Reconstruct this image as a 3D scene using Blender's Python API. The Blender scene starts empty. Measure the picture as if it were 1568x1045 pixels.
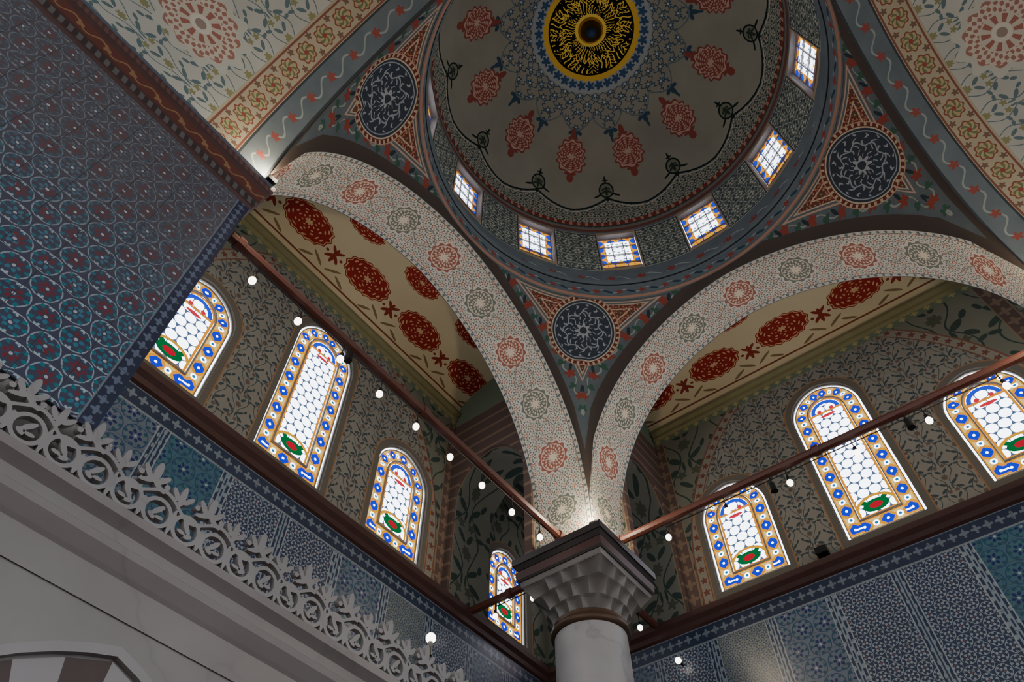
import bpy, bmesh, random
import numpy as np
from math import *
random.seed(3)
SC=bpy.context.scene.collection
# ---------------------------------------------------------------- constants (metres)
DX,DY=-.72,3.65          # centre of the domed bay
b=2.88; e=.15; zs=6.68   # half span, point offset, springing height
TH=.92; DW=5.4           # arch thickness, wall distance from bay centre
RA=b+e
def za(s): return sqrt(max(0,RA*RA-(abs(s)+e)**2))
# ---------------------------------------------------------------- node DSL
T=None
class E:
    def __init__(s,k): s.k=k
    def __add__(s,o): return mth('ADD',s,o)
    __radd__=__add__
    def __sub__(s,o): return mth('SUBTRACT',s,o)
    def __rsub__(s,o): return mth('SUBTRACT',o,s)
    def __mul__(s,o): return mth('MULTIPLY',s,o)
    __rmul__=__mul__
    def __truediv__(s,o): return mth('DIVIDE',s,o)
    def __rtruediv__(s,o): return mth('DIVIDE',o,s)
    def __neg__(s): return mth('MULTIPLY',s,-1.)
    def __lt__(s,o): return mth('LESS_THAN',s,o)
    def __gt__(s,o): return mth('GREATER_THAN',s,o)
    def __and__(s,o): return mth('MULTIPLY',s,o)
    def __or__(s,o): return mth('MAXIMUM',s,o)
    def __invert__(s): return mth('SUBTRACT',1.,s)
def mth(op,*a):
    n=T.nodes.new('ShaderNodeMath');n.operation=op
    for i,x in enumerate(a):
        if isinstance(x,E): T.links.new(x.k,n.inputs[i])
        else: n.inputs[i].default_value=float(x)
    return E(n.outputs[0])
def Sin(x): return mth('SINE',x)
def Cos(x): return mth('COSINE',x)
def Abs(x): return mth('ABSOLUTE',x)
def Flr(x): return mth('FLOOR',x)
def Frc(x): return mth('FRACT',x)
def At2(y,x): return mth('ARCTAN2',y,x)
def Sq(x): return mth('SQRT',x)
def Mx(a,c): return mth('MAXIMUM',a,c)
def Mn(a,c): return mth('MINIMUM',a,c)
def hyp(x,y): return Sq(x*x+y*y)
def lin(c):
    if isinstance(c,E): return c
    return tuple(((v/255.)/12.92 if v/255.<=.04045 else ((v/255.+.055)/1.055)**2.4) for v in c)+(1.,)
def mix(f,a,c):
    n=T.nodes.new('ShaderNodeMix');n.data_type='RGBA'
    for i,x in ((0,f),(6,a),(7,c)):
        if isinstance(x,E): T.links.new(x.k,n.inputs[i])
        else: n.inputs[i].default_value=lin(x) if i else float(x)
    return E(n.outputs[2])
def coords():
    n=T.nodes.new('ShaderNodeTexCoord');s=T.nodes.new('ShaderNodeSeparateXYZ')
    T.links.new(n.outputs['Object'],s.inputs[0]);return E(s.outputs[0]),E(s.outputs[1]),E(s.outputs[2]),n.outputs['Object']
def noise(vec,scale,detail=2,w=None):
    n=T.nodes.new('ShaderNodeTexNoise');T.links.new(vec,n.inputs['Vector']);n.inputs['Scale'].default_value=scale;n.inputs['Detail'].default_value=detail
    return E(n.outputs[0])
def hsh(x,k=1.):
    return Frc(Sin(x*12.9898*k+4.1)*437.58)
def newmat(name):
    global T
    m=bpy.data.materials.new(name);m.use_nodes=True;T=m.node_tree;T.nodes.clear();return m
def finish(col,rough=.7,metal=0.,emit=None,est=0.,spec=.3,bump=None,bs=.3):
    p=T.nodes.new('ShaderNodeBsdfPrincipled');o=T.nodes.new('ShaderNodeOutputMaterial');T.links.new(p.outputs[0],o.inputs[0])
    for nm,v in (('Base Color',col),('Roughness',rough),('Metallic',metal),('Specular IOR Level',spec)):
        if isinstance(v,E): T.links.new(v.k,p.inputs[nm])
        else: p.inputs[nm].default_value=lin(v) if nm=='Base Color' else v
    if emit is not None:
        p.inputs['Emission Color'].default_value=lin(emit);p.inputs['Emission Strength'].default_value=est
def matte(col):
    p=T.nodes.new('ShaderNodeBsdfDiffuse');o=T.nodes.new('ShaderNodeOutputMaterial');T.links.new(p.outputs[0],o.inputs[0]);T.links.new(col.k,p.inputs[0])
def simple(name,c,rough=.6,metal=0.,emit=None,est=0.,var=.15,sc=6.):
    m=newmat(name);x,y,z,o=coords()
    c2=tuple(v*(1-var) for v in c)
    finish(mix(noise(o,sc,2),c2,c),rough,metal,emit,est);return m
# ---- ornament helpers
def lat(x,y,px,py,st=1.):
    j=Flr(y/py)
    xx=x+st*.5*px*mth('FLOORED_MODULO',j,2.) if st else x
    i=Flr(xx/px)
    return xx-(i+.5)*px, y-(j+.5)*py, i, j
def ell(x,y,cx,cy,rx,ry,ang=0.):
    ca,sa=cos(ang),sin(ang)
    X=x-cx if cx else x;Y=y-cy if cy else y
    if ang: u=(X*ca+Y*sa)/rx;v=(Y*ca-X*sa)/ry
    else: u=X/rx;v=Y/ry
    return (u*u+v*v)<1.
def ros(x,y,r,amp,n,ph=0.):
    return hyp(x,y)<(r+(r*amp)*Cos(At2(y,x)*n+ph))
def flor(x,y,p,bg,stem,leaf,flow,core,n=6,py=None,second=None):
    py=py or p*.87
    lx,ly,i,j=lat(x,y,p,py)
    r=hyp(lx,ly);a=At2(ly,lx)
    col=mix(Abs(r-.45*p)<.022*p,bg,stem)
    col=mix(Abs(r-.38*p)<(.085*p)*Cos(a*8.),col,leaf)
    cn=Cos(a*float(n))
    col=mix(r<(.21*p+.06*p*cn),col,flow)
    col=mix(r<(.12*p-.03*p*cn),col,bg)
    col=mix(r<.055*p,col,core)
    my=Abs(ly)-py*.5
    r2=hyp(lx,my);a2=At2(my,lx)
    col=mix(r2<(.1*p+.035*p*Cos(a2*5.)),col,second or flow)
    return col
def vines(x,y,p,bg,c1,c2,vec):
    """thin scrolling foliage"""
    n=noise(vec,1.3,1)
    X=x+(n-.5)*.3*p
    lx,ly,i,j=lat(X,y,p,p*1.3,0.)
    ax=Abs(lx)
    st=Abs(ax-.22*p-.14*p*Sin(y*(2*pi/(p*1.3))*1.))<.016*p
    lv=ell(ax,ly,.20*p,.32*p,.15*p,.06*p,.7)|ell(ax,ly,.30*p,.02*p,.14*p,.06*p,-.6)|ell(ax,ly,.12*p,-.34*p,.14*p,.055*p,.9)|ell(ax,ly,.40*p,-.2*p,.1*p,.05*p,.3)|ell(ax,ly,.38*p,.5*p,.1*p,.05*p,1.1)|ell(ax,ly,.06*p,.12*p,.03*p,.12*p)
    col=mix(st|lv,bg,c1)
    fl=ros(ax-.14*p,ly+.08*p,.085*p,.28,5.)|ros(lx,Abs(ly)-.62*p,.1*p,.25,6.)
    col=mix(fl,col,c2)
    return col
# ---------------------------------------------------------------- mesh helpers
def parent(name):
    o=bpy.data.objects.new(name,None);SC.objects.link(o);return o
def mk(name,verts,faces,mat,loc=(0,0,0),par=None,smooth=False,mats=None,mi=None,rz=0.,sx=1.):
    me=bpy.data.meshes.new(name);me.from_pydata([tuple(v) for v in verts],[],faces);me.update()
    for m in (mats or [mat]): me.materials.append(m)
    if mi: me.polygons.foreach_set("material_index",mi)
    if smooth: me.polygons.foreach_set("use_smooth",[True]*len(me.polygons))
    o=bpy.data.objects.new(name,me);SC.objects.link(o);o.location=loc;o.rotation_euler=(0,0,rz);o.scale=(sx,1,1)
    if par: o.parent=par
    return o
def grid(name,fn,nu,nv,mat,closed=False,**k):
    V=[];Fc=[]
    for i in range(nu+(0 if closed else 1)):
        for j in range(nv+1): V.append(fn(i/nu,j/nv))
    n=nu if closed else nu+1
    for i in range(nu):
        for j in range(nv):
            a=i*(nv+1)+j;c=((i+1)%n)*(nv+1)+j
            Fc.append((a,c,c+1,a+1))
    return mk(name,V,Fc,mat,smooth=k.pop('smooth',True),**k)
def revolve(name,prof,mat,n=96,**k):
    return grid(name,lambda u,v:(lambda p:(p[0]*cos(2*pi*u),p[0]*sin(2*pi*u),p[1]))(prof[round(v*(len(prof)-1))]),n,len(prof)-1,mat,closed=True,**k)
def boxg(x0,x1,y0,y1,z0,z1):
    V=[(x,y,z) for x in (x0,x1) for y in (y0,y1) for z in (z0,z1)]
    return V,[(0,1,3,2),(4,6,7,5),(0,4,5,1),(2,3,7,6),(0,2,6,4),(1,5,7,3)]
def box(name,x0,x1,y0,y1,z0,z1,mat,**k):
    V,Fc=boxg(x0,x1,y0,y1,z0,z1);return mk(name,V,Fc,mat,**k)
class Acc:
    def __init__(s): s.V=[];s.F=[];s.M=[]
    def add(s,V,F,m=0):
        n=len(s.V);s.V+=[tuple(v) for v in V];s.F+=[tuple(n+i for i in f) for f in F];s.M+=[m]*len(F)
    def box(s,*a,m=0): s.add(*boxg(*a),m)
    def tube(s,p,q,r,m=0,n=10,r2=None):
        r2=r if r2 is None else r2
        p=np.array(p,float);q=np.array(q,float);d=(q-p)/np.linalg.norm(q-p)
        u=np.cross(d,(0,0,1) if abs(d[2])<.9 else (1,0,0));u/=np.linalg.norm(u);w=np.cross(d,u)
        V=[];Fc=[]
        for i in range(n):
            c=cos(2*pi*i/n)*u+sin(2*pi*i/n)*w;V+=[p+c*r,q+c*r2]
        for i in range(n): j=(i+1)%n;Fc.append((2*i,2*j,2*j+1,2*i+1))
        Fc.append(tuple(2*i for i in range(n)));Fc.append(tuple(2*i+1 for i in range(n)))
        s.add(V,Fc,m)
    def sph(s,c,r,m=0,n=14,k=9,sz=1.):
        V=[];Fc=[]
        for i in range(n):
            for j in range(k+1):
                t=pi*j/k;V.append((c[0]+r*sin(t)*cos(2*pi*i/n),c[1]+r*sin(t)*sin(2*pi*i/n),c[2]+r*sz*cos(t)))
        for i in range(n):
            for j in range(k):
                a=i*(k+1)+j;q=((i+1)%n)*(k+1)+j;Fc.append((a,a+1,q+1,q))
        s.add(V,Fc,m)
    def obj(s,name,mats,**k): return mk(name,s.V,s.F,None,mats=mats,mi=s.M,**k)
def arch_pts(w,h,n=14,pt=.12,cx=0.,z0=0.):
    """closed outline: rectangle with slightly pointed arch top. total height h"""
    hw=w/2;ee=pt*hw;R=hw+ee;rise=sqrt(R*R-ee*ee);zb=z0+h-rise
    P=[(cx-hw,z0),(cx+hw,z0),(cx+hw,zb)]
    tm=acos(ee/R)
    for i in range(1,n+1): t=tm*i/n;P.append((cx-ee+R*cos(t),zb+R*sin(t)))
    for i in range(n-1,-1,-1): t=tm*i/n;P.append((cx+ee-R*cos(t),zb+R*sin(t)))
    return P
def prism(P,y0,y1,axis='y'):
    n=len(P)
    if axis=='y': V=[(p[0],y0,p[1]) for p in P]+[(p[0],y1,p[1]) for p in P]
    else: V=[(y0,p[0],p[1]) for p in P]+[(y1,p[0],p[1]) for p in P]
    return V,[tuple(range(n)),tuple(range(2*n-1,n-1,-1))]+[(i,i+n,(i+1)%n+n,(i+1)%n) for i in range(n)]
def cut(o,cutters):
    """apply boolean difference immediately"""
    for V,Fc in cutters:
        me=bpy.data.meshes.new("c");me.from_pydata(V,[],Fc)
        bm=bmesh.new();bm.from_mesh(me);bmesh.ops.recalc_face_normals(bm,faces=bm.faces);bm.to_mesh(me);bm.free()
        c=bpy.data.objects.new("c",me);SC.objects.link(c)
        m=o.modifiers.new("b","BOOLEAN");m.operation='DIFFERENCE';m.solver='EXACT';m.object=c
        bpy.context.view_layer.update()
        dg=bpy.context.evaluated_depsgraph_get();nm=bpy.data.meshes.new_from_object(o.evaluated_get(dg))
        o.modifiers.clear();o.data=nm;bpy.data.objects.remove(c)
def fixn(o):
    bm=bmesh.new();bm.from_mesh(o.data);bmesh.ops.recalc_face_normals(bm,faces=bm.faces);bm.to_mesh(o.data);bm.free()
# ================================================================= MATERIALS
HL=RA*acos(e/RA)
def soffit_mat():
    m=newmat("painted_soffit");x,y,z,o=coords()
    L=HL-RA*At2(z,Abs(x)+e); v=y-(b+TH/2)
    bg=mix(noise(o,2.5,3),(176,170,156),(208,202,188))
    n1=noise(o,2.,1)
    col=flor(L+n1*.10,v+n1*.05,.165,bg,(126,130,122),(92,112,102),(148,108,96),(184,148,84),5,second=(92,108,112))
    per=HL/5
    lx=L-(Flr(L/per+.5))*per; r=hyp(lx,v);a=At2(v,lx)
    odd=mth('FLOORED_MODULO',Flr(L/per+.5),2.)
    mc=mix(odd,(146,94,82),(106,114,104))
    col=mix(r<(.275+.02*Cos(a*12.)),col,bg)
    col=mix(r<(.245+.018*Cos(a*12.)),col,mc)
    col=mix(r<.21,col,(196,182,162))
    col=mix((r<.195)&(Sin(a*14.+r*36.)*Cos(a*6.-r*60.)>-.2),col,mc)
    col=mix(r<(.07+.02*Cos(a*8.)),col,(208,196,174))
    av=Abs(v)
    l2=L-(Flr(L/per)+.5)*per
    dm=(Abs(l2)*1.1+av*1.6)
    col=mix((dm<.30)&(dm>.275),col,(130,124,112))
    bd=av>.385
    col=mix(bd,col,(180,174,160))
    col=mix((av>.385)&(av<.395),col,(96,90,84))
    pz=Frc(L*9.)-.5
    col=mix(bd&(hyp(pz*.11,av-.42)<.022),col,(90,106,114))
    col=mix(av>.45,col,(70,76,78))
    matte(col);return m
RR=2.92; ZR=3.27
def pend(phi,t):
    c,s=cos(phi),sin(phi);mxx=max(c,s);rm=b/mxx;lat_=b*min(c,s)/mxx
    zl=za(lat_);tm=radians(62);tau=t*tm
    rr=RR+(rm-RR)*(cos(tau)-cos(tm))/(1-cos(tm));z=zl+(ZR-zl)*sin(tau)/sin(tm)
    return (rr*c,rr*s,z)
def pend_mat():
    m=newmat("painted_pendentive");x,y,z,o=coords()
    u=(x-y)*.70711; w=(x+y)*.70711
    Pc=pend(pi/4,.81)
    P2=pend(pi/4,.86);dw=(P2[0]-Pc[0])*sqrt(2);dz=P2[2]-Pc[2];l=hypot(dw,dz)
    wc=Pc[0]*sqrt(2)
    vv=(w-wc)*(dw/l)+(z-Pc[2])*(dz/l)
    r=hyp(u,vv);a=At2(vv,u)
    edge=Mn(b-x,b-y)
    rho=hyp(x,y)
    off=.34-.115*Mx(z-1.3,0.)
    es=edge/off
    top=(ZR-z)*.55+(rho-RR)*.85
    Ls=RA*At2(z,Mn(x,y)+e)
    nb=noise(o,3.,3)
    col=mix(nb,(74,82,86),(102,110,110))
    lx=Frc(Ls*2.6)-.5
    col=mix((Abs(es-.55-.18*Sin(Ls*16.3))<.04),col,(136,142,132))
    col=mix(ros(lx*.38,edge-off*.55,.055,.3,5.),col,(130,66,56))
    col=mix(ros((Frc(Ls*2.6+.5)-.5)*.38,edge-off*.4,.04,.3,3.),col,(60,88,74))
    col=mix(ell(lx*.38,edge-off,.09,-.06,.06,.02,.6),col,(48,58,62))
    col=mix((edge<.04),col,(76,68,62))
    tri=Mn(edge-off,top-.05)
    col=mix(tri>0.,col,(170,146,128))
    col=mix(tri>.02,col,(92,98,98))
    col=mix(tri>.045,col,(176,162,144))
    rf=flor(u,vv,.17,(104,52,46),(160,122,96),(148,122,92),(72,84,68),(180,144,98),5,second=(160,124,102))
    col=mix(tri>.06,col,rf)
    col=mix(Abs(tri-.13)<.008,col,(178,162,140))
    col=mix(r<.60,col,(170,140,116))
    col=mix(r<.585,col,(100,52,46))
    col=mix((r<.585)&(Sin(a*40.)>.3)&(r>.54),col,(174,160,134))
    col=mix(r<.53,col,(180,168,144))
    col=mix(r<.51,col,(56,62,70))
    sw=Abs(Sin(a*8.+Sin(r*34.)*.9))
    col=mix((r<.45)&(r>.12)&(sw<.33)&(Sin(r*70.+Cos(a*8.)*2.)>-.55),col,(144,150,154))
    col=mix((Abs(r-.47)<.008)|(Abs(r-.30-.03*Cos(a*8.))<.011),col,(140,146,150))
    col=mix(r<(.11+.03*Cos(a*8.)),col,(150,154,156));col=mix(r<.06,col,(56,62,70))
    matte(col);return m
def dome_mat(R):
    m=newmat("painted_dome");x,y,z,o=coords()
    az=At2(y,x);pol=mth('ARCCOSINE',Mn(z/R,.99999))*(180/pi)
    k=pi/180
    base=mix(noise(o,1.2,3),(136,136,120),(166,164,146))
    col=base
    lim=33.+5.5*Abs(Cos(az*8.))
    inl=(pol<lim)
    q=az*(24/(2*pi));row=pol/3.3
    j=Flr(row);qi=q+.5*mth('FLOORED_MODULO',j,2.)
    lx=(Frc(qi)-.5)*Mx(pol,8.)*.2618;ly=(Frc(row)-.5)*3.3
    rr=hyp(lx,ly);aa=At2(ly,lx)
    lace=(rr<(1.15+.5*Cos(aa*6.)))|(Abs(Abs(lx)-2.2-.9*Sin(pol*1.9))<.32)
    col=mix(inl&lace,col,(66,92,110))
    col=mix(inl&(rr<.5),col,(190,198,194))
    tipx=(Frc(az*(16/(2*pi))+.5)-.5)*22.5*.62
    col=mix(ell(tipx,pol,0.,40.5,.9,2.6)|ell(tipx,pol,0.,43.5,.45,1.6)|ell(Abs(tipx),pol,1.6,40.,1.2,.8,.6),col,(60,84,98))
    col=mix((Abs(pol-lim-.5)<.35),col,(108,122,124))
    def sect(off,n=12):
        return (Frc((az-off*k)*(n/(2*pi))+.5)-.5)*(360./n)
    mx=sect(16.)*.74;my=pol-50.5
    r=hyp(mx,my);a=At2(my,mx)
    shape=r<(6.7+1.4*Cos(a*2.+pi)+.55*Cos(a*12.))
    rd=(144,78,68)
    col=mix(ell(mx,my,0.,10.2,1.2,2.2)|ell(mx,my,0.,-10.,1.2,2.2)|ell(mx,my,0.,8.,2.2,.9)|ell(mx,my,0.,-8.,2.2,.9),col,rd)
    col=mix(shape,col,rd)
    col=mix(r<(5.9+1.3*Cos(a*2.+pi)+.5*Cos(a*12.)),col,(196,166,146))
    inner=r<(5.3+1.2*Cos(a*2.+pi)+.4*Cos(a*12.))
    col=mix(inner&(Sin(a*9.+r*3.4)*Cos(a*5.-r*3.)>-.2),col,(148,82,72))
    col=mix(r<(1.3+.4*Cos(a*6.)),col,(200,172,150))
    px=sect(0.);apx=Abs(px)
    sl=78.-7.*mth('POWER',Mx(1.-apx/15.,0.),1.6)
    lo=pol>sl
    fx=az*R;fy=pol*k*R
    lf=flor(fx,fy,.2618,(112,118,106),(190,190,172),(40,52,52),(176,174,154),(120,60,52),6)
    col=mix(lo,col,lf)
    col=mix(Abs(pol-sl)<.55,col,(36,46,46))
    col=mix(Abs(pol-sl-1.4)<.25,col,(190,188,168))
    py=pol-67.
    ax2=apx*.93
    og=hyp(ax2/3.0,(py+.2)/4.2)
    col=mix(og<1.,col,(38,48,44));col=mix(og<.80,col,(124,130,112))
    col=mix(ell(ax2,py,0.,.2,.6,2.6)|ell(ax2,py,1.1,.6,1.2,.5,.8)|ell(ax2,py,1.0,-1.0,1.0,.4,.6),col,(56,66,56))
    col=mix(ell(ax2,py,0.,-5.6,.42,1.9)|ell(ax2,py,0.,-5.2,1.3,.4)|ell(ax2,py,3.5,2.6,1.9,.5,.55)|ell(ax2,py,0.,4.6,.7,1.2),col,(38,48,44))
    col=mix(pol>86.4,col,(126,60,52));col=mix((pol>86.4)&(Sin(az*120.)>.4),col,(174,136,112))
    col=mix((pol>88.8),col,(70,72,68))
    col=mix(pol<24.,col,(160,168,166))
    col=mix((pol<24.)&(pol>18.)&(ros((Frc(az*(36/(2*pi)))-.5)*3.4,pol-21.,1.5,.3,5.)),col,(60,88,116))
    col=mix(pol<(18.8+.5*Abs(Sin(az*20.))),col,(226,186,70))
    col=mix(pol<17.0,col,(20,18,12))
    s1=Sin(az*24.+Sin(pol*1.1)*.8);s2=Sin(pol*2.2+Cos(az*24.)*1.6)
    gold=((Abs(s1)<.36)&(Sin(pol*.9+az*5.)>-.7)|(Abs(s2)<.32)&(Cos(az*12.)>-.2))&(pol>5.6)&(pol<16.3)
    col=mix(gold,col,(255,222,90))
    col=mix((Abs(pol-5.6)<.6)|(Abs(pol-11.5-.9*Cos(az*24.))<.3),col,(255,222,96))
    col=mix(pol<5.,col,(40,80,120))
    matte(col);return m
def drum_mat():
    m=newmat("painted_drum");x,y,z,o=coords()
    az=At2(y,x)
    s=(Frc(az*(12/(2*pi)))-.5)*(2*pi/12)*3.0   # 0 between windows
    nb=noise(o,3.,3)
    col=mix(nb,(82,92,98),(112,120,120))
    a=Abs(s)
    bd=Mn(.44-a,Mn(z-11.0,12.42-z))
    fl=flor(s,z,.34,(100,106,98),(168,174,160),(56,70,72),(176,178,162),(66,92,84),6)
    col=mix(bd>0.,col,(162,160,142));col=mix(bd>.02,col,(62,72,76))
    col=mix(bd>.05,col,fl)
    lx=Frc(az*(36/(2*pi)))-.5
    fr=z<10.95
    col=mix(fr&(Abs(z-10.72-.06*Sin(az*36.))<.012),col,(150,156,148))
    col=mix(fr&ros(lx*.5,z-10.72,.07,.3,5.),col,(134,70,62))
    col=mix(z>12.5,col,(116,72,62));col=mix(z>12.6,col,(116,114,104))
    ws=Abs((Frc(az*(12/(2*pi))+.5)-.5)*(2*pi/12)*3.0)
    col=mix((ws<.375)&(z>11.02)&(z<12.45),col,(160,140,112))
    matte(col);return m
def cornice_ring_mat():
    m=newmat("painted_ring");x,y,z,o=coords()
    az=At2(y,x);nb=noise(o,3.,3)
    col=mix(nb,(82,92,98),(112,120,120))
    lx=Frc(az*(48/(2*pi)))-.5;l2=Frc(az*(48/(2*pi))+.5)-.5
    col=mix(Abs(z-10.13-.05*Sin(az*48.))<.012,col,(150,156,148))
    col=mix(ros(lx*.38,z-10.12,.055,.3,5.),col,(136,70,62))
    col=mix(ell(l2*.38,z,0.,10.12,.09,.03,.5),col,(52,70,80))
    col=mix(Abs(z-10.30)<.012,col,(40,44,46));col=mix(Abs(z-9.96)<.015,col,(156,120,102))  # dark line is the ledge's shadow, put into the paint colour
    matte(col);return m
def barrel_mat():
    m=newmat("painted_vault");x,y,z,o=coords()
    L=RA*At2(z,Abs(x)+e)
    bg=mix(noise(o,1.2,3),(148,148,138),(182,180,166))
    col=vines(L,y,.40,bg,(90,106,106),(128,126,90),o)
    lx=L-(Flr(L/2.)+.5)*2.; ly=(y-4.27);ly=ly-Flr(ly/1.9+.5)*1.9
    r=hyp(lx,ly);a=At2(ly,lx)
    col=mix(r<(.50+.05*Cos(a*12.)),col,(172,170,156))
    col=mix(r<(.40+.025*Cos(a*12.)),col,(146,104,92))
    col=mix((r<.39)&(Sin(a*20.+r*24.)*Cos(a*9.-r*50.)>-.1),col,(182,172,154))
    col=mix(r<.24,col,(178,170,152));col=mix((r<.22)&(r>.12)&(Cos(a*10.)>.0),col,(144,96,84))
    col=mix(r<.11,col,(190,184,166));col=mix(r<.06,col,(136,120,108))
    d=y-b
    sl=mix(noise(o,3.,3),(80,88,92),(106,114,114))
    fx=Frc(L*2.4)-.5
    sl=mix(Abs(d-.18-.06*Sin(L*15.08))<.012,sl,(134,140,134))
    sl=mix(ros(fx*.416,d-.18,.05,.3,5.),sl,(130,72,64))
    sl=mix((d>.335)|(d<.03),sl,(60,64,66))
    ch=mix(noise(o,3.,2),(148,140,116),(168,158,132))
    cx=(Frc(L*3.)-.5)/3.
    rr=hyp(cx,(d-.54)*1.1);ca=At2(d-.54,cx)
    ch=mix(rr<(.125+.012*Cos(ca*8.)),ch,(124,74,62));ch=mix(rr<(.105+.01*Cos(ca*8.)),ch,(160,146,108))
    ch=mix((rr<.095)&(Sin(ca*6.+rr*60.)>.0),ch,(102,108,80));ch=mix(rr<.03,ch,(136,72,62))
    c2=(Frc(L*3.+.5)-.5)/3.
    ch=mix(ros(c2,Abs(d-.54)-.11,.035,.3,5.),ch,(110,88,72))
    ch=mix((Abs(d-.38)<.012)|(Abs(d-.70)<.012),ch,(120,78,66))
    col=mix(d<.74,col,ch);col=mix(d<.36,col,sl)
    matte(col);return m
def cream_mat():
    m=newmat("cream_vault_paint");x,y,z,o=coords()
    bg=mix(noise(o,1.,3),(182,168,134),(202,190,158))
    d=y
    col=bg
    X=x+.22
    lx=X-Flr(X/1.33+.5)*1.33;ly=(d-4.9)*1.1
    def med(col,lx,ly,s):
        r=hyp(lx*.98,ly*1.45)/s;a=At2(ly*1.45,lx*.98)
        lob=.05*Cos(a*2.)+.016*Cos(a*16.)
        col=mix(r<(.42+lob),col,(122,48,40))
        col=mix(r<(.398+lob),col,(198,164,118))
        ins=r<(.382+lob)
        col=mix(ins,col,(132,44,38))
        ar=Sin(a*8.+Sin(r*30.)*1.4)*Cos(r*52.)
        col=mix(ins&(ar>.62),col,(196,158,118))
        return mix(r<(.06+.02*Cos(a*6.)),col,(196,164,124))
    col=med(col,lx,ly,1.)
    X2=x+.22+.665;l2=X2-Flr(X2/1.33+.5)*1.33
    col=med(col,l2,(d-4.28)*1.1,.8)
    ax=Abs(l2)
    yy=d-5.0
    pm=ell(ax,yy,0.,0.,.04,.12)|ell(ax,yy,.07,.04,.08,.026,.6)|ell(ax,yy,.06,-.07,.075,.024,-.6)|ell(ax,yy,.15,.0,.03,.02)
    col=mix(pm,col,(124,54,44))
    al=Abs(lx)
    col=mix(ell(al,d,.50,5.18,.14,.018,.4)|ell(al,d,.30,5.24,.12,.018,-.3),col,(120,104,74))
    col=mix(Abs(d-5.30)<.010,col,(110,66,50))
    matte(col);return m
def wall_mat(name="painted_wall"):
    m=newmat(name);x,y,z,o=coords()
    bg=mix(noise(o,1.,3),(112,110,102),(138,134,124))
    col=vines(x,z,.32,bg,(64,74,76),(94,84,76),o)
    sx=Abs(x+.18)
    R=4.0;ee=R-2.75
    rad=hyp(sx+ee,Mx(z-6.7,0.))
    sd=R-rad
    sp=vines(x,z,.9,mix(noise(o,1.,2),(96,98,88),(118,116,104)),(56,68,62),(78,82,70),o)
    col=mix(sd<0.,col,sp)
    ar=(sd<.16)&(sd>0.)
    col=mix(ar,col,(126,122,110));L=At2(z-6.7,sx+ee)*R
    col=mix(ar&ros((Frc(L*5.)-.5)*.2,sd-.08,.045,.3,5.),col,(104,68,60))
    col=mix((Abs(sd)<.014)|(Abs(sd-.16)<.01),col,(112,78,64))
    jb=(Abs(sx-2.9)<.12)
    col=mix(jb,col,(88,74,68));col=mix(jb&(ros(sx-2.9,(Frc(z*4.)-.5)*.25,.07,.4,4.)),col,(116,98,84))
    col=mix(Abs(Abs(sx-2.9)-.115)<.01,col,(124,106,86))
    for cx,h in ((-2.11,1.85),(-.18,2.92),(1.75,1.85),(4.38,1.55)):
        hw=.55
        wx=Abs(x-cx)
        zb=6.32+h-hw
        dd=hyp(wx,Mx(z-zb,0.))-hw
        col=mix((dd<.10)&(z>6.2),col,(98,94,86));col=mix(Abs(dd-.095)<.010*(z>6.2),col,(140,106,76))
    col=mix(z>9.62,col,(98,108,92));col=mix((z>9.62)&(ros((Frc(x*5.)-.5)*.2,z-9.7,.045,.3,4.)),col,(150,142,100))
    matte(col);return m
def tile_mat(name,horiz='x',p=.26,tint=0):
    m=newmat(name);x,y,z,o=coords()
    h=x if horiz=='x' else y
    W=.86
    pid=Flr(h/W);f=hsh(pid);f2=hsh(pid,1.7)
    nz=noise(o,1.5,3)
    ground=mix(f>.5,(104,116,126),(128,134,134));ground=mix(f2>.66,ground,(60,104,116));ground=mix(nz*.6,ground,(60,72,86))
    A=flor(h,z,.30,ground,(40,60,96),(28,74,90),(22,34,88),(150,158,162),6,second=(32,64,96))
    g2=mix(f2>.5,(130,134,134),(42,52,76))
    c2=mix(f2>.5,(24,36,78),(134,144,150))
    B=flor(h+z,h-z,.25,g2,c2,c2,c2,(120,72,70),4,second=c2)
    col=mix(f>.5,A,B)
    C=flor(h,z,.14,(110,116,116),(46,62,76),(40,70,76),(30,48,84),(96,100,96),8)
    col=mix((f>.3)&(f<.42),col,C)
    ex=Abs(h-(pid+.5)*W)
    bm=ex>.36
    col=mix(bm,col,(36,48,74));col=mix(bm&((Abs(ex-.41)<.01)|(Sin(z*40.)*Sin(h*60.)>.4)),col,(122,134,142))
    col=mix(Abs(ex-.36)<.008,col,(138,144,146))
    tb=z>5.66
    col=mix(tb,col,(42,52,72));col=mix(tb&(ros((Frc(h*7.)-.5)*.143,z-5.79,.045,.4,4.)|(Abs(z-5.9)<.008)),col,(112,122,130))
    col=mix(Abs(z-5.66)<.012,col,(124,132,134))
    g=(Frc(h*4.)<.02)|(Frc(z*4.)<.02)
    col=mix(g,col,(58,64,70))
    finish(col,.32,spec=.4);return m
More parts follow.
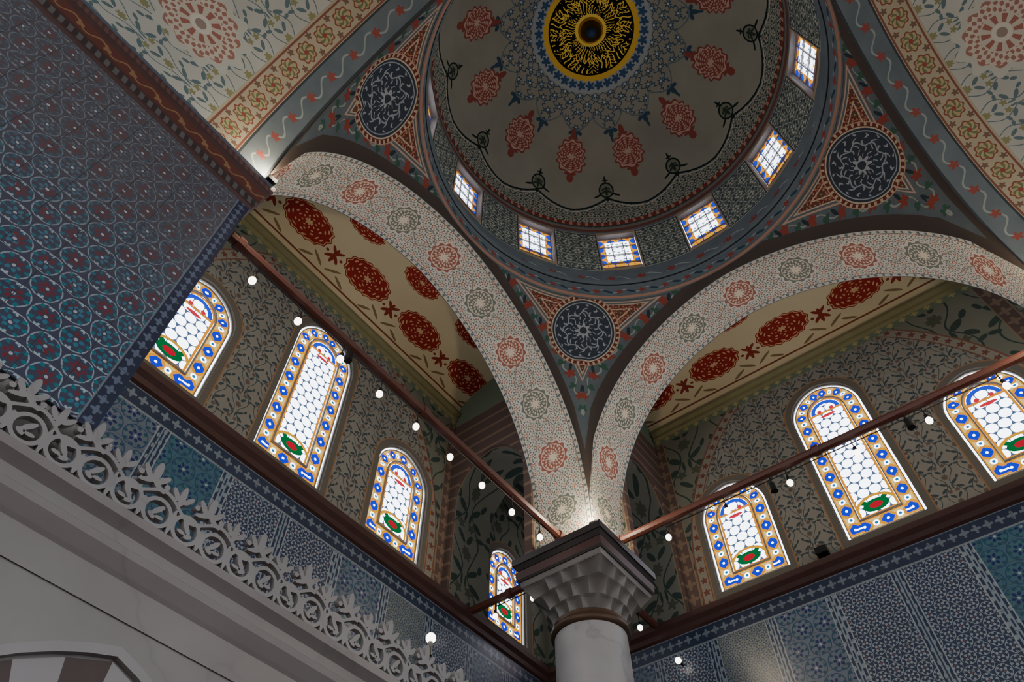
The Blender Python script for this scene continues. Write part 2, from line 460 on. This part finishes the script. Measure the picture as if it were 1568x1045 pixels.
def pier_tile_mat():
    m=newmat("iznik_tiles");x,y,z,o=coords()
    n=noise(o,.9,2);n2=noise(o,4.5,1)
    up=Mn(Mx((z-3.5)/1.5,0.),1.)  # glare on upper tiles painted in: colours fade to brown-grey with height
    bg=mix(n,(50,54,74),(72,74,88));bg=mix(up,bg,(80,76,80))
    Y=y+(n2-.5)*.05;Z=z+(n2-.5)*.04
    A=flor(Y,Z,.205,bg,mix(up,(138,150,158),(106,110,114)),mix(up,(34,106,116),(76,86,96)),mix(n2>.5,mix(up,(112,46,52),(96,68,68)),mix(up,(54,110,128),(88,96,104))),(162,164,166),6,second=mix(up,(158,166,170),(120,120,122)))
    bw=y>.675
    col=mix(bw,A,(44,48,66));col=mix(bw&(ros(Abs(y-.73),(Frc(z*11.)-.5)*.091,.028,.35,4.)),col,(92,100,116))
    col=mix(Abs(y-.675)<.006,col,(108,112,118))
    g=(Frc(y*4.)<.016)|(Frc(z*4.)<.016)
    col=mix(g,col,(50,50,56))
    finish(col,.28,spec=.4);return m
def cornice_mat(name="painted_cornice"):
    m=newmat(name);x,y,z,o=coords()
    s=x+y
    col=mix(noise(o,4.,3),(58,38,36),(82,56,50))
    bd=(z>6.10)&(z<6.24)
    lx=Frc(s*4.)-.5
    pt=(Abs(z-6.17-.035*Sin(s*25.13))<.009)|ros(lx*.25,z-6.17,.03,.35,3.)
    col=mix(bd,col,(90,50,42));col=mix(bd&pt,col,(132,100,68))
    b2=(z>6.0)&(z<6.07);col=mix(b2,col,(88,84,82));col=mix(b2&(Frc(s*12.)>.5),col,(54,42,42))
    col=mix((z>6.30)&(Frc(s*16.)>.45),col,(90,62,56))
    col=mix((z>6.37),col,(78,86,96))
    finish(col,.5);return m
def marble_mat(name,c1=(112,106,102),c2=(140,134,130),vein=.25):
    m=newmat(name);x,y,z,o=coords()
    n=noise(o,1.6,5);v=Abs(Sin((x+z*1.3+y)*2.+n*8.))
    col=mix(n,c1,c2);col=mix(mth('POWER',Mx(1.-v,0.),8.)*vein,col,(92,90,90))
    finish(col,.38,spec=.45);return m
def emis(col,st):
    p_=T.nodes.new('ShaderNodeEmission');T.links.new(col.k,p_.inputs[0]);T.links.new(st.k,p_.inputs[1])
    q=T.nodes.new('ShaderNodeOutputMaterial');T.links.new(p_.outputs[0],q.inputs[0])
def mix_f(f,a,c):
    return a+f*(c-a)
def glass_mat(name,w,h,pt=.12):
    """local x across, z from sill"""
    m=newmat(name);x,y,z,o=coords()
    hw=w/2;zb=h-hw
    ax=Abs(x)
    dd=Mn(hw-hyp(ax,Mx(z-zb,0.)),z)
    s=Mx(Mn(z,zb),0.)+At2(Mx(z-zb,0.),ax)*(hw)
    bot=z<.25
    s=mix_f(bot&(ax<(hw-.25)),s,x+hw)
    col=mix(noise(o,3.,1),(200,220,255),(255,255,255))
    bd=(dd>.055)&(dd<.25)
    per=.33
    f=(Frc(s/per)-.5)*per
    f2=(Frc(s/per+.5)-.5)*per
    dc=dd-.152
    adc=Abs(dc)
    yd=(ell(f,dc,0.,0.,.125,.094))
    blue=(Abs(f)*1.05+adc*.9)<.100
    blue=blue&(adc<.072)
    core=ell(f,dc,0.,0.,.020,.018)
    yel=(adc>.078)
    whb=hyp(f2,dc)<.045
    cy=hyp(f2,dc)<.022
    col=mix(bd,col,(228,150,10))
    col=mix(bd&(~(yd|yel)),col,(240,205,120))
    col=mix(bd&whb,col,(225,232,240))
    col=mix(bd&blue,col,(4,28,215));col=mix(bd&core,col,(235,240,255))
    col=mix(bd&cy,col,(8,110,190))
    inn=dd>.27
    p=.17
    lx,ly,_,_=lat(x,z,p,p*.87)
    lead=inn&(hyp(lx,ly)>p*.47)
    col=mix(lead,col,(84,104,140))
    zt=h-.27-(hw-.27)
    topl=inn&(z>(zt-.02))
    ring=topl&(Abs(hyp(x,z-zt)-(hw-.345))<.032)
    col=mix(ring,col,(20,56,220))
    ln=(topl&(Abs(z-zt)<.02))|(inn&(dd<.305))
    col=mix(ln,col,(225,140,14))
    rd=inn&((hyp(ax-.1,z-zt-.04)<.035)|ell(ax,z,0.,zt-.08,.12,.03))
    col=mix(rd,col,(205,36,60))
    base=inn&(z<.64)
    vz=base&(ell(ax,z,0.,.42,.18,.10)|ell(ax,z,.14,.50,.07,.035,.6))
    vr=base&ell(ax,z,0.,.42,.09,.05)
    col=mix(vz,col,(4,96,50));col=mix(vr,col,(176,14,40))
    ar=base&(Abs(hyp(x*.8,z-.35)-.23)<.02)&(z>.35)
    col=mix(ar,col,(215,150,14))
    cb=bd&(~core)&(~(whb&(~cy)))
    dark=cb|ring|vz|ln|rd|ar
    sten=7.5-6.15*dark-6.3*(lead&(~dark))
    col=mix((dd<.012),col,(80,70,60))
    emis(col,sten)
    return m
def dome_glass_mat():
    m=newmat("dome_window_glass");x,y,z,o=coords()
    ax=Abs(x);dd=Mn(.35-ax,Mn(z,1.25-z))
    col=mix(noise(o,3.,1),(205,220,255),(255,255,255))
    lx,ly,_,_=lat(x,z,.17,.15)
    lead=hyp(lx,ly)>.084
    col=mix(lead,col,(90,120,165))
    bd=((dd<.12)|(z<.40))&(dd>.012)
    bl=(ell((Frc(x*4.5)-.5)*.222,(Frc(z*4.)-.5)*.25,0.,0.,.075,.095))
    col=mix(bd,col,(235,160,14));b2=bd&bl;col=mix(b2,col,(10,50,220))
    rd=(dd<.12)&(ell((Frc(x*4.5+.5)-.5)*.222,(Frc(z*4.+.5)-.5)*.25,0.,0.,.03,.04));col=mix(rd,col,(190,40,36))
    sten=6.4-5.1*(lead|bd)
    emis(col,sten);return m
M_sof=soffit_mat();M_pl=simple("plaster_grey",(112,114,108),.8);M_pend=pend_mat();M_drum=drum_mat();M_ring=cornice_ring_mat()
M_dome=dome_mat(3.0);M_bar=barrel_mat();M_cream=cream_mat();M_wall=wall_mat();M_tileW=tile_mat("wall_tiles")
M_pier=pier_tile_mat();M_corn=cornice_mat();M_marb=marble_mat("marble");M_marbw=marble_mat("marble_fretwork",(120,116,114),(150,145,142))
M_col=marble_mat("column_marble",(138,135,132),(172,169,166),.35)
M_gS=glass_mat("stained_glass",1.1,1.85);M_gT=glass_mat("stained_glass_tall",1.1,2.92);M_gC=glass_mat("stained_glass_corner",1.0,1.55)
M_dg=dome_glass_mat()
M_iron=simple("red_brown_wood",(88,50,40),.4);M_dark=simple("dark_iron",(24,22,22),.5);M_plast=simple("window_plaster",(140,138,132),.8)
M_sill=simple("sill_moulding",(76,50,44),.55);M_green=simple("green_gold_moulding",(124,120,84),.6)
M_gold=simple("gold",(210,170,60),.35,.9);M_grey=marble_mat("capital_stone",(92,88,82),(124,119,111),.5)
M_brown=simple("porphyry",(80,66,62),.5);M_bulb=simple("bulb_glass",(255,248,236),.3,0.,(255,244,226),8.)
M_glob=simple("blue_globe",(30,60,90),.2);M_carpet=simple("carpet",(104,62,58),.95)
M_wire=simple("wire",(20,18,18),.6);M_abac=simple("abacus_wood",(54,48,46),.5);M_bronze=simple("bronze_collar",(86,66,50),.45,.4)
for m in (M_bulb,M_dg,M_gS,M_gT,M_gC): m.cycles.emission_sampling='NONE'
# ================================================================= MAIN BAY
O=(DX,DY,zs);ZL=-.69
tmx=acos(e/RA);LT=RA*tmx
def sof(u,v,y0,y1,off=0.):
    tot=LT-ZL;sg=1 if u<=.5 else -1;l=(u if u<=.5 else 1-u)*2*tot+ZL
    if l<0: return (sg*b,y0+(y1-y0)*v,l)
    t=l/RA;return (sg*(-e+RA*cos(t)),y0+(y1-y0)*v,RA*sin(t))
def spand(u,v,d):
    p=sof(u,0,d,d);return (p[0],d,p[2]+(4.0-p[2])*v)
for rz in (0,pi/2):      # N, W
    pr=parent("painted_arch")
    grid("soffit",lambda u,v:sof(u,v,b,b+TH),96,4,M_sof,loc=O,rz=rz,par=pr)
    grid("spandrel",lambda u,v:spand(u,v,b+TH),96,1,M_pl,loc=O,rz=rz,par=pr,smooth=False)
for nm,rz in (("vault_south",pi),("vault_east",-pi/2)):
    pr=parent("painted_"+nm)
    grid("vault_shell",lambda u,v:sof(u,v,b,10.5),96,12,M_bar,loc=O,rz=rz,par=pr)
for rz in (0,pi/2,pi,-pi/2):
    pr=parent("arch_pillar")
    box("block",b+.012,b+TH,b+.012,b+TH,ZL,4.0,M_pl,loc=O,rz=rz,par=pr)
    grid("pendentive",lambda u,v:pend(u*pi/2,v),48,24,M_pend,loc=O,rz=rz,par=pr)
pd=parent("dome")
revolve("dome_ring_cornice",[(2.93,9.93),(2.88,9.97),(2.89,10.02),(2.89,10.26),(2.87,10.30),(2.84,10.36),(2.84,10.42),(2.87,10.46),(3.05,10.47)],M_ring,loc=(DX,DY,0),smooth=False,par=pd)
dr=Acc();R=3.0;hw=radians(6.7);R2=3.18
def cp(r,a,z): return (r*cos(a),r*sin(a),z)
for k in range(12):
    a0=radians(30*k);w0,w1=a0-hw,a0+hw
    def strip(A,B,z0,z1,n):
        for i in range(n):
            p=A+(B-A)*i/n;q=A+(B-A)*(i+1)/n
            dr.add([cp(R,p,z0),cp(R,q,z0),cp(R,q,z1),cp(R,p,z1)],[(0,1,2,3)])
    strip(w1,a0+radians(30)-hw,10.44,12.72,6)
    strip(w0,w1,10.44,11.1,4);strip(w0,w1,12.35,12.72,4)
    for a in (w0,w1): dr.add([cp(R,a,11.1),cp(R2,a,11.1),cp(R2,a,12.35),cp(R,a,12.35)],[(0,1,2,3)],1)
    for z in (11.1,12.35): dr.add([cp(R,w0,z),cp(R,w1,z),cp(R2,w1,z),cp(R2,w0,z)],[(0,1,2,3)],1)
dr.obj("dome_drum",[M_drum,M_plast],loc=(DX,DY,0),par=pd)
for k in range(12):
    a=radians(30*k);pw=parent("dome_window");pw.parent=pd
    g=mk("glass",[(-.37,0,0),(.37,0,0),(.37,0,1.25),(-.37,0,1.25)],[(0,1,2,3)],M_dg,par=pw)
    fr=Acc()
    for x in (-.345,-.11,.11,.345): fr.box(x-.007,x+.007,-.025,.0,0,1.25)
    for z in (.01,.31,.62,.93,1.24): fr.box(-.35,.35,-.025,.0,z-.007,z+.007)
    fr.obj("frame",[M_plast],par=pw)
    pw.location=(DX+3.1*cos(a),DY+3.1*sin(a),11.1);pw.rotation_euler=(0,0,a-pi/2)
grid("dome_shell",lambda u,v:(3.0*sin(v*pi/2)*cos(2*pi*u),3.0*sin(v*pi/2)*sin(2*pi*u),3.0*cos(v*pi/2)),96,40,M_dome,closed=True,loc=(DX,DY,12.7),par=pd)
bs=Acc();bs.sph((0,0,-.16),.11,1);bs.tube((0,0,-.05),(0,0,.02),.22,0,24,.26);bs.tube((0,0,-.16),(0,0,.02),.02,0)
bs.obj("crown_boss",[M_gold,M_glob],loc=(DX,DY,15.66),smooth=True,par=pd)
# ================================================================= SIDE BAYS (west and north walls)
def place(o,which):
    if which=='W': o.rotation_euler=(0,0,pi/2)
    else: o.scale=(-1,1,1)
    o.location=(DX,DY,0);return o
wins=[(-2.11,1.85,M_gS,1.1),(-.18,2.92,M_gT,1.1),(1.75,1.85,M_gS,1.1),(4.38,1.55,M_gC,1.0)]
wn=0
for which,wname in (('W','west'),('N','north')):
    V,Fc=boxg(-6.8,DW+.5,DW,DW+.4,-1.6,10.7)
    w=mk("wall_"+wname,V,Fc,M_wall);fixn(w)
    cut(w,[prism(arch_pts(ww,h,12,.10,cx,6.32),DW-.1,DW+.25) for cx,h,_,ww in wins])
    place(w,which)
    V,Fc=boxg(-6.6,DW-.02,DW-.03,DW+.01,-1.5,5.93);mk("tile_revetment",V,Fc,M_tileW,par=w)
    a=Acc();prof=[(.0,5.90),(.05,5.93),(.06,6.0),(.11,6.05),(.12,6.13),(.05,6.17),(.0,6.2)]
    for i in range(len(prof)-1):
        (p0,z0),(p1,z1)=prof[i],prof[i+1]
        a.add([(-6.7,DW-.02-p0,z0),(DW-.02-p0,DW-.02-p0,z0),(DW-.02-p1,DW-.02-p1,z1),(-6.7,DW-.02-p1,z1)],[(0,1,2,3)])
    a.obj("sill_cornice",[M_sill],par=w)
    a=Acc();prof=[(.0,9.74),(.05,9.77),(.05,9.83),(.11,9.87),(.11,9.93),(.0,9.95)]
    for i in range(len(prof)-1):
        (p0,z0),(p1,z1)=prof[i],prof[i+1]
        a.add([(-6.7,DW-p0,z0),(2.76,DW-p0,z0),(2.76,DW-p1,z1),(-6.7,DW-p1,z1)],[(0,1,2,3)])
    a.obj("vault_moulding",[M_green],par=w)
    grid("cream_vault",lambda u,v:(-6.7+(9.5)*u,b+TH+(DW-b-TH)*cos(v*pi/2),9.9+.6*sin(v*pi/2)),30,12,M_cream,par=w)
    V,Fc=boxg(2.78,3.72,b+TH-.02,DW+.02,6.05,10.6);t=mk("transverse_arch",V,Fc,M_wall);fixn(t)
    cut(t,[prism(arch_pts(1.38,3.0,12,.2,(b+TH+DW)/2,5.6),2.5,4.0,'x')]);t.parent=w
    for cx,h,mg,ww in wins:
        wn+=1;pw=parent("window_%d"%wn)
        P=arch_pts(ww,h,12,.10);n=len(P)
        g=mk("glass",[(p[0],0,p[1]) for p in P],[tuple(range(n))],mg,par=pw)
        fr=Acc()
        def ring(d0,d1,y0,y1):
            A=arch_pts(ww-2*d0,h-2*d0,12,.10,0,d0);B=arch_pts(ww-2*d1,h-2*d1,12,.10,0,d1)
            for i in range(n):
                j=(i+1)%n
                fr.add([(A[i][0],y0,A[i][1]),(A[j][0],y0,A[j][1]),(B[j][0],y0,B[j][1]),(B[i][0],y0,B[i][1]),
                        (A[i][0],y1,A[i][1]),(A[j][0],y1,A[j][1]),(B[j][0],y1,B[j][1]),(B[i][0],y1,B[i][1])],[(0,1,2,3),(0,4,5,1),(3,2,6,7)])
        ring(-.0,.015,-.03,0);ring(.044,.056,-.02,0);ring(.248,.266,-.03,0)
        fr.obj("tracery",[M_plast],par=pw)
        if which=='W': pw.rotation_euler=(0,0,pi/2);pw.location=(DX-DW-.08,DY+cx,6.32)
        else: pw.scale=(-1,1,1);pw.location=(DX-cx,DY+DW+.08,6.32)
box("ceiling_corner_bay",DX-DW,DX-3.7,DY+3.7,DY+DW,9.0,9.1,M_wall)
# ================================================================= COLUMNS
def column(cx,cy):
    pr=parent("marble_column")
    L=(cx,cy,0)
    revolve("shaft",[(.52,-1.6),(.52,-1.4),(.46,-1.3),(.47,1.5),(.445,4.94)],M_col,48,loc=L,par=pr)
    revolve("neck_ring",[(.445,4.93),(.485,4.95),(.49,4.985),(.485,5.02),(.455,5.03),(.47,5.06),(.46,5.09)],M_bronze,48,loc=L,par=pr)
    tiers=[(5.08,5.24,.45,.51,.0,.15,16,0),(5.24,5.42,.505,.575,.2,.55,16,.5),(5.42,5.60,.55,.605,.6,1.,16,0)]
    V=[];Fc=[];n=192;rows=[]
    for z0,z1,r0,r1,s0,s1,nn,ph in tiers:
        for j in range(7):
            t=j/6;row=[]
            for i in range(n):
                a=2*pi*i/n;sq=s0+(s1-s0)*t
                f=abs(sin(nn/2*a+ph*pi))
                rb=r0+(r1-r0)*(t**1.6)
                rb-= .075*f*(1-t)**.5*(1 if t<.98 else 0)
                k=(1-sq)+sq/max(abs(cos(a)),abs(sin(a)))
                row.append((cx+rb*k*cos(a),cy+rb*k*sin(a),z0+(z1-z0)*t))
            rows.append(row)
    for rw in rows: V+=rw
    for j in range(len(rows)-1):
        for i in range(n): k=(i+1)%n;Fc.append((j*n+i,j*n+k,(j+1)*n+k,(j+1)*n+i))
    mk("muqarnas_capital",V,Fc,M_grey,par=pr)
    a=Acc()
    def slab(h0,h1,z0,z1,m):
        V=[(cx+sx*h,cy+sy*h,z) for h,z in ((h0,z0),(h1,z1)) for sx,sy in ((-1,-1),(1,-1),(1,1),(-1,1))]
        a.add(V,[(3,2,1,0),(4,5,6,7)]+[(i,(i+1)%4,(i+1)%4+4,i+4) for i in range(4)],m)
    slab(.60,.62,5.59,5.66,0);slab(.635,.65,5.66,5.69,1);slab(.65,.66,5.69,5.80,2);slab(.62,.61,5.80,5.84,0);slab(.63,.67,5.84,5.90,1);slab(.69,.69,5.90,6.0,1)
    a.obj("abacus",[M_grey,M_abac,M_sill],par=pr)
    return pr
CX,CY=DX-3.34,DY+3.34
cols=[column(cx,cy) for cx,cy in ((CX,CY),(DX+3.34,DY+3.34),(DX+3.34,DY-3.34))]
for i,(x,y,zz) in enumerate(((CX+.56,CY-.56,6.0),(DX+2.78,DY+2.78,6.0),(DX-2.82,DY-2.86,6.42))):
    sx=1 if x<DX else -1; sy=1 if y<DY else -1
    a=Acc();a.box(-.07,.07,-.05,.05,.03,.10);a.tube((0,0,0),(0,0,.04),.03);a.box(-.06,.06,-.04,.04,.10,.105,m=1)
    a.obj("flood_lamp",[M_dark,M_bulb],loc=(x,y,zz))
    l=bpy.data.lights.new("flood","POINT");l.energy=75;l.color=(1,.82,.60);l.shadow_soft_size=.06
    o=bpy.data.objects.new("flood_light",l);o.location=(x+.04*sx,y+.04*sy,zz+.22);SC.objects.link(o)
# ================================================================= TIE BEAMS AND BULBS
def beam(p,q,r=.055):
    a=Acc();a.tube(p,q,r,0,8)
    p=np.array(p);q=np.array(q)
    for t in (.02,.5,.98):
        c=p+(q-p)*t;d=(q-p)/np.linalg.norm(q-p)*.04;a.tube(c-d,c+d,r*1.35,0,8)
    return a.obj("tie_beam",[M_iron])
b1=beam((CX,CY-.46,6.15),(CX,DY-b+.13,6.15));b2=beam((CX+.46,CY,6.15),(DX+2.88,CY,6.15))
b3=beam((CX-.46,CY,6.12),(DX-DW+.03,CY,6.12));b4=beam((CX,CY+.46,6.12),(CX,DY+DW-.03,6.12))
def bulbs(pts,zr,par):
    a=Acc()
    for p in pts:
        a.tube((p[0],p[1],zr),(p[0],p[1],p[2]+.07),.006,0,6);a.tube((p[0],p[1],p[2]+.035),(p[0],p[1],p[2]+.09),.02,0,10);a.sph(p,.038,1,sz=1.2)
    a.tube((pts[0][0],pts[0][1],zr-.11),(pts[-1][0],pts[-1][1],zr-.11),.007,0,6)
    return a.obj("string_light",[M_wire,M_bulb],smooth=True,par=par)
bulbs([(CX,1.29+.585*k,5.84) for k in range(9)],6.15,b1)
bulbs([(-2.79+.82*k,CY,5.88) for k in range(6)],6.15,b2)
bulbs([(CX-.85,CY,5.88),(CX-1.5,CY,5.86)],6.12,b3);bulbs([(CX,CY+.8,5.86),(CX,CY+1.4,5.82)],6.12,b4)
a=Acc();a.sph((-3.53,3.65,3.12),.04,1);a.tube((-3.53,3.65,2.98),(-3.53,3.65,3.09),.02,0);a.obj("parapet_lamp",[M_dark,M_bulb],smooth=True)
a=Acc();a.sph((-3.8,8.88,5.47),.045,1);a.tube((-3.8,9.02,5.47),(-3.8,8.92,5.47),.022,0);a.obj("wall_lamp",[M_dark,M_bulb],smooth=True)
for (x,y,z,pb) in ((CX,2.55,6.0,b1),(-1.35,CY,5.95,b2),(.3,CY,5.98,b2)):
    a=Acc();a.tube((0,0,.02),(0,0,.12),.012,0,8);a.tube((0,0,-.09),(0,0,.03),.045,0,14,.035);a.obj("spotlight",[M_dark],loc=(x,y,z),par=pb)
for which,s,z in (('W',-2.75,6.2),('N',.72,6.2)):
    a=Acc();a.box(s-.08,s+.08,DW-.16,DW-.04,z,z+.1);a.box(s-.03,s+.03,DW-.08,DW,z,z+.16);place(a.obj("wall_floodlight",[M_dark]),which)
# ================================================================= NEAR TILED PIER
px0,px1,py0,py1=DX-b-TH,DX-b,-3.4,DY-b
pr=parent("tiled_pier")
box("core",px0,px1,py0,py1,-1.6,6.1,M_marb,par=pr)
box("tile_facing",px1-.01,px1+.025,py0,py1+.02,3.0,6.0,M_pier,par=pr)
box("tile_return",px0,px1,py1-.005,py1+.022,3.0,6.0,M_tileW,par=pr)
a=Acc();prof=[(.025,5.94),(.04,5.97),(.04,6.02),(.055,6.08),(.06,6.16),(.075,6.24),(.09,6.28),(.09,6.31),(.105,6.34),(.105,6.42)]
for i in range(len(prof)-1):
    (o0,z0),(o1,z1)=prof[i],prof[i+1]
    A=[(px0-o0,py0-o0,z0),(px1+o0,py0-o0,z0),(px1+o0,py1+o0,z0),(px0-o0,py1+o0,z0)];B=[(px0-o1,py0-o1,z1),(px1+o1,py0-o1,z1),(px1+o1,py1+o1,z1),(px0-o1,py1+o1,z1)]
    a.add(A+B,[(k,(k+1)%4,(k+1)%4+4,k+4) for k in range(4)])
q=.105
a.add([(px0-q,py0-q,6.42),(px1+q,py0-q,6.42),(px1+q,py1+q,6.42),(px0-q,py1+q,6.42)],[(0,1,2,3)])
a.obj("cornice",[M_corn],par=pr)
# ================================================================= MARBLE GALLERY
XG=-3.5
pg=parent("marble_gallery")
def fret(U,Vv,p=.40):
    x=((U+p/2)%p)-p/2;y=Vv
    ax=np.abs(x)
    def el(cx,cy,rx,ry,an,X=ax):
        ca,sa=cos(an),sin(an);X1=X-cx;Y1=y-cy
        u=(X1*ca+Y1*sa)/rx;v=(Y1*ca-X1*sa)/ry
        return (1-np.sqrt(u*u+v*v))*min(rx,ry)
    f=np.maximum(.028-y,-1)
    f=np.maximum(f,.012-np.abs(np.hypot((x+.10)*1.0,y-.125)-.085))
    f=np.maximum(f,.012-np.abs(np.hypot((x-.10)*1.0,y-.125)-.085)*1.0)
    f=np.maximum(f,.012-np.abs(y-.225-.045*np.sin(2*pi*U/p)))
    f=np.maximum(f,el(.0,.355,.024,.075,0));f=np.maximum(f,el(.052,.325,.055,.018,.9))
    f=np.maximum(f,el(.045,.27,.05,.015,-.4));f=np.maximum(f,el(.09,.30,.018,.018,0))
    f=np.maximum(f,el(.2,.305,.020,.075,0));f=np.maximum(f,el(.155,.30,.045,.016,-.95))
    f=np.maximum(f,el(.10,.14,.05,.016,.9));f=np.maximum(f,el(.075,.09,.028,.013,-.5));f=np.maximum(f,el(.125,.10,.028,.012,.1))
    f=np.maximum(f,el(0,.11,.016,.07,0));f=np.maximum(f,el(.2,.12,.014,.09,0))
    return f
def fretmesh(name,y0,y1,z0,x0,th):
    st=.0095;nu=int((y1-y0)/st);nv=int(.45/st)
    U=(y0+np.arange(nu+1)*st)[:,None]+np.zeros((1,nv+1));W=np.zeros((nu+1,1))+(np.arange(nv+1)*st)[None,:]
    f=fret(U,W);f[:,0]=np.maximum(f[:,0],.01)
    V=[];Fc=[]
    for i in range(nu):
        for j in range(nv):
            c=[(i,j),(i+1,j),(i+1,j+1),(i,j+1)];fv=[f[k] for k in c]
            if max(fv)<=0: continue
            poly=[]
            for k in range(4):
                A,B=c[k],c[(k+1)%4];fa,fb=fv[k],fv[(k+1)%4]
                pa=(U[A],W[A]);pb=(U[B],W[B])
                if fa>0: poly.append((pa,0))
                if (fa>0)!=(fb>0):
                    t=fa/(fa-fb);poly.append(((pa[0]+(pb[0]-pa[0])*t,pa[1]+(pb[1]-pa[1])*t),1))
            if len(poly)<3: continue
            n=len(V);m=len(poly)
            V+=[(x0,q[0][0],z0+q[0][1]) for q in poly];Fc.append(tuple(range(n,n+m)))
            if min(fv)<=0:
                for k in range(m):
                    q,s=poly[k],poly[(k+1)%m]
                    if q[1] and s[1]:
                        n=len(V);V+=[(x0,q[0][0],z0+q[0][1]),(x0,s[0][0],z0+s[0][1]),(x0-th,s[0][0],z0+s[0][1]),(x0-th,q[0][0],z0+q[0][1])];Fc.append((n,n+1,n+2,n+3))
    return mk(name,V,Fc,M_marbw,par=pg)
fretmesh("fretwork",-.6,7.6,2.60,XG,.04)
a=Acc();prof=[(.0,2.62),(.05,2.60),(.06,2.54),(.0,2.50),(.0,2.44),(.04,2.41),(.05,2.36),(.0,2.30),(-.02,2.28),(-.02,2.1)]
for i in range(len(prof)-1):
    (o0,z0),(o1,z1)=prof[i],prof[i+1]
    a.add([(XG+o0,-3.5,z0),(XG+o0,7.8,z0),(XG+o1,7.8,z1),(XG+o1,-3.5,z1)],[(0,1,2,3)])
a.add([(XG,-3.5,2.62),(XG,7.8,2.62),(XG-.12,7.8,2.62),(XG-.12,-3.5,2.62)],[(0,1,2,3)])
a.obj("gallery_cornice",[M_marb],par=pg)
box("gallery_deck",DX-DW+.05,XG-.05,.85,7.8,2.35,2.58,M_marb,par=pg)
w=mk("arcade_wall",*boxg(XG-.33,XG-.03,-3.5,7.8,-1.6,2.34),M_marb,par=pg);fixn(w)
cs=[-1.05,1.45,3.95,6.45]
HA=3.30
cut(w,[prism(arch_pts(1.7,HA,14,.35,c,-1.7),XG-.6,XG+.2,'x') for c in cs])
vo=Acc()
for c in cs:
    A=arch_pts(1.7,HA,9,.35,c,-1.7)[2:];B=arch_pts(2.3,HA+.3,9,.35,c,-1.7)[2:]
    for i in range(len(A)-1):
        x=XG-.03;x1=XG-.01;q=[A[i],A[i+1],B[i+1],B[i]]
        V=[(x,p[0],p[1]) for p in q]+[(x1,p[0],p[1]) for p in q]
        vo.add(V,[(4,5,6,7)]+[(k,(k+1)%4,(k+1)%4+4,k+4) for k in range(4)],i%2)
    A=arch_pts(2.32,HA+.32,14,.35,c,-1.7)[2:];B=arch_pts(2.42,HA+.37,14,.35,c,-1.7)[2:]
    for i in range(len(A)-1):
        x=XG-.03;x1=XG+.012;q=[A[i],A[i+1],B[i+1],B[i]]
        V=[(x,p[0],p[1]) for p in q]+[(x1,p[0],p[1]) for p in q]
        vo.add(V,[(4,5,6,7)]+[(k,(k+1)%4,(k+1)%4+4,k+4) for k in range(4)],0)
vo.obj("voussoirs",[M_marbw,M_brown],par=pg)
box("floor",DX-DW-.5,12,-12,DY+DW+.5,-1.7,-1.6,M_carpet)
# ================================================================= WORLD, CAMERA
wd=bpy.data.worlds.new("world");bpy.context.scene.world=wd;wd.use_nodes=True
wd.node_tree.nodes["Background"].inputs[0].default_value=(.87,.92,1,1);wd.node_tree.nodes["Background"].inputs[1].default_value=1.95
cd=bpy.data.cameras.new("camera");cam=bpy.data.objects.new("camera",cd);SC.objects.link(cam)
cd.sensor_width=36;cd.lens=1092./1568*36;cd.clip_start=.05
cam.location=(0,0,0);cam.rotation_euler=(radians(90+54.4),0,radians(37))
bpy.context.scene.camera=cam
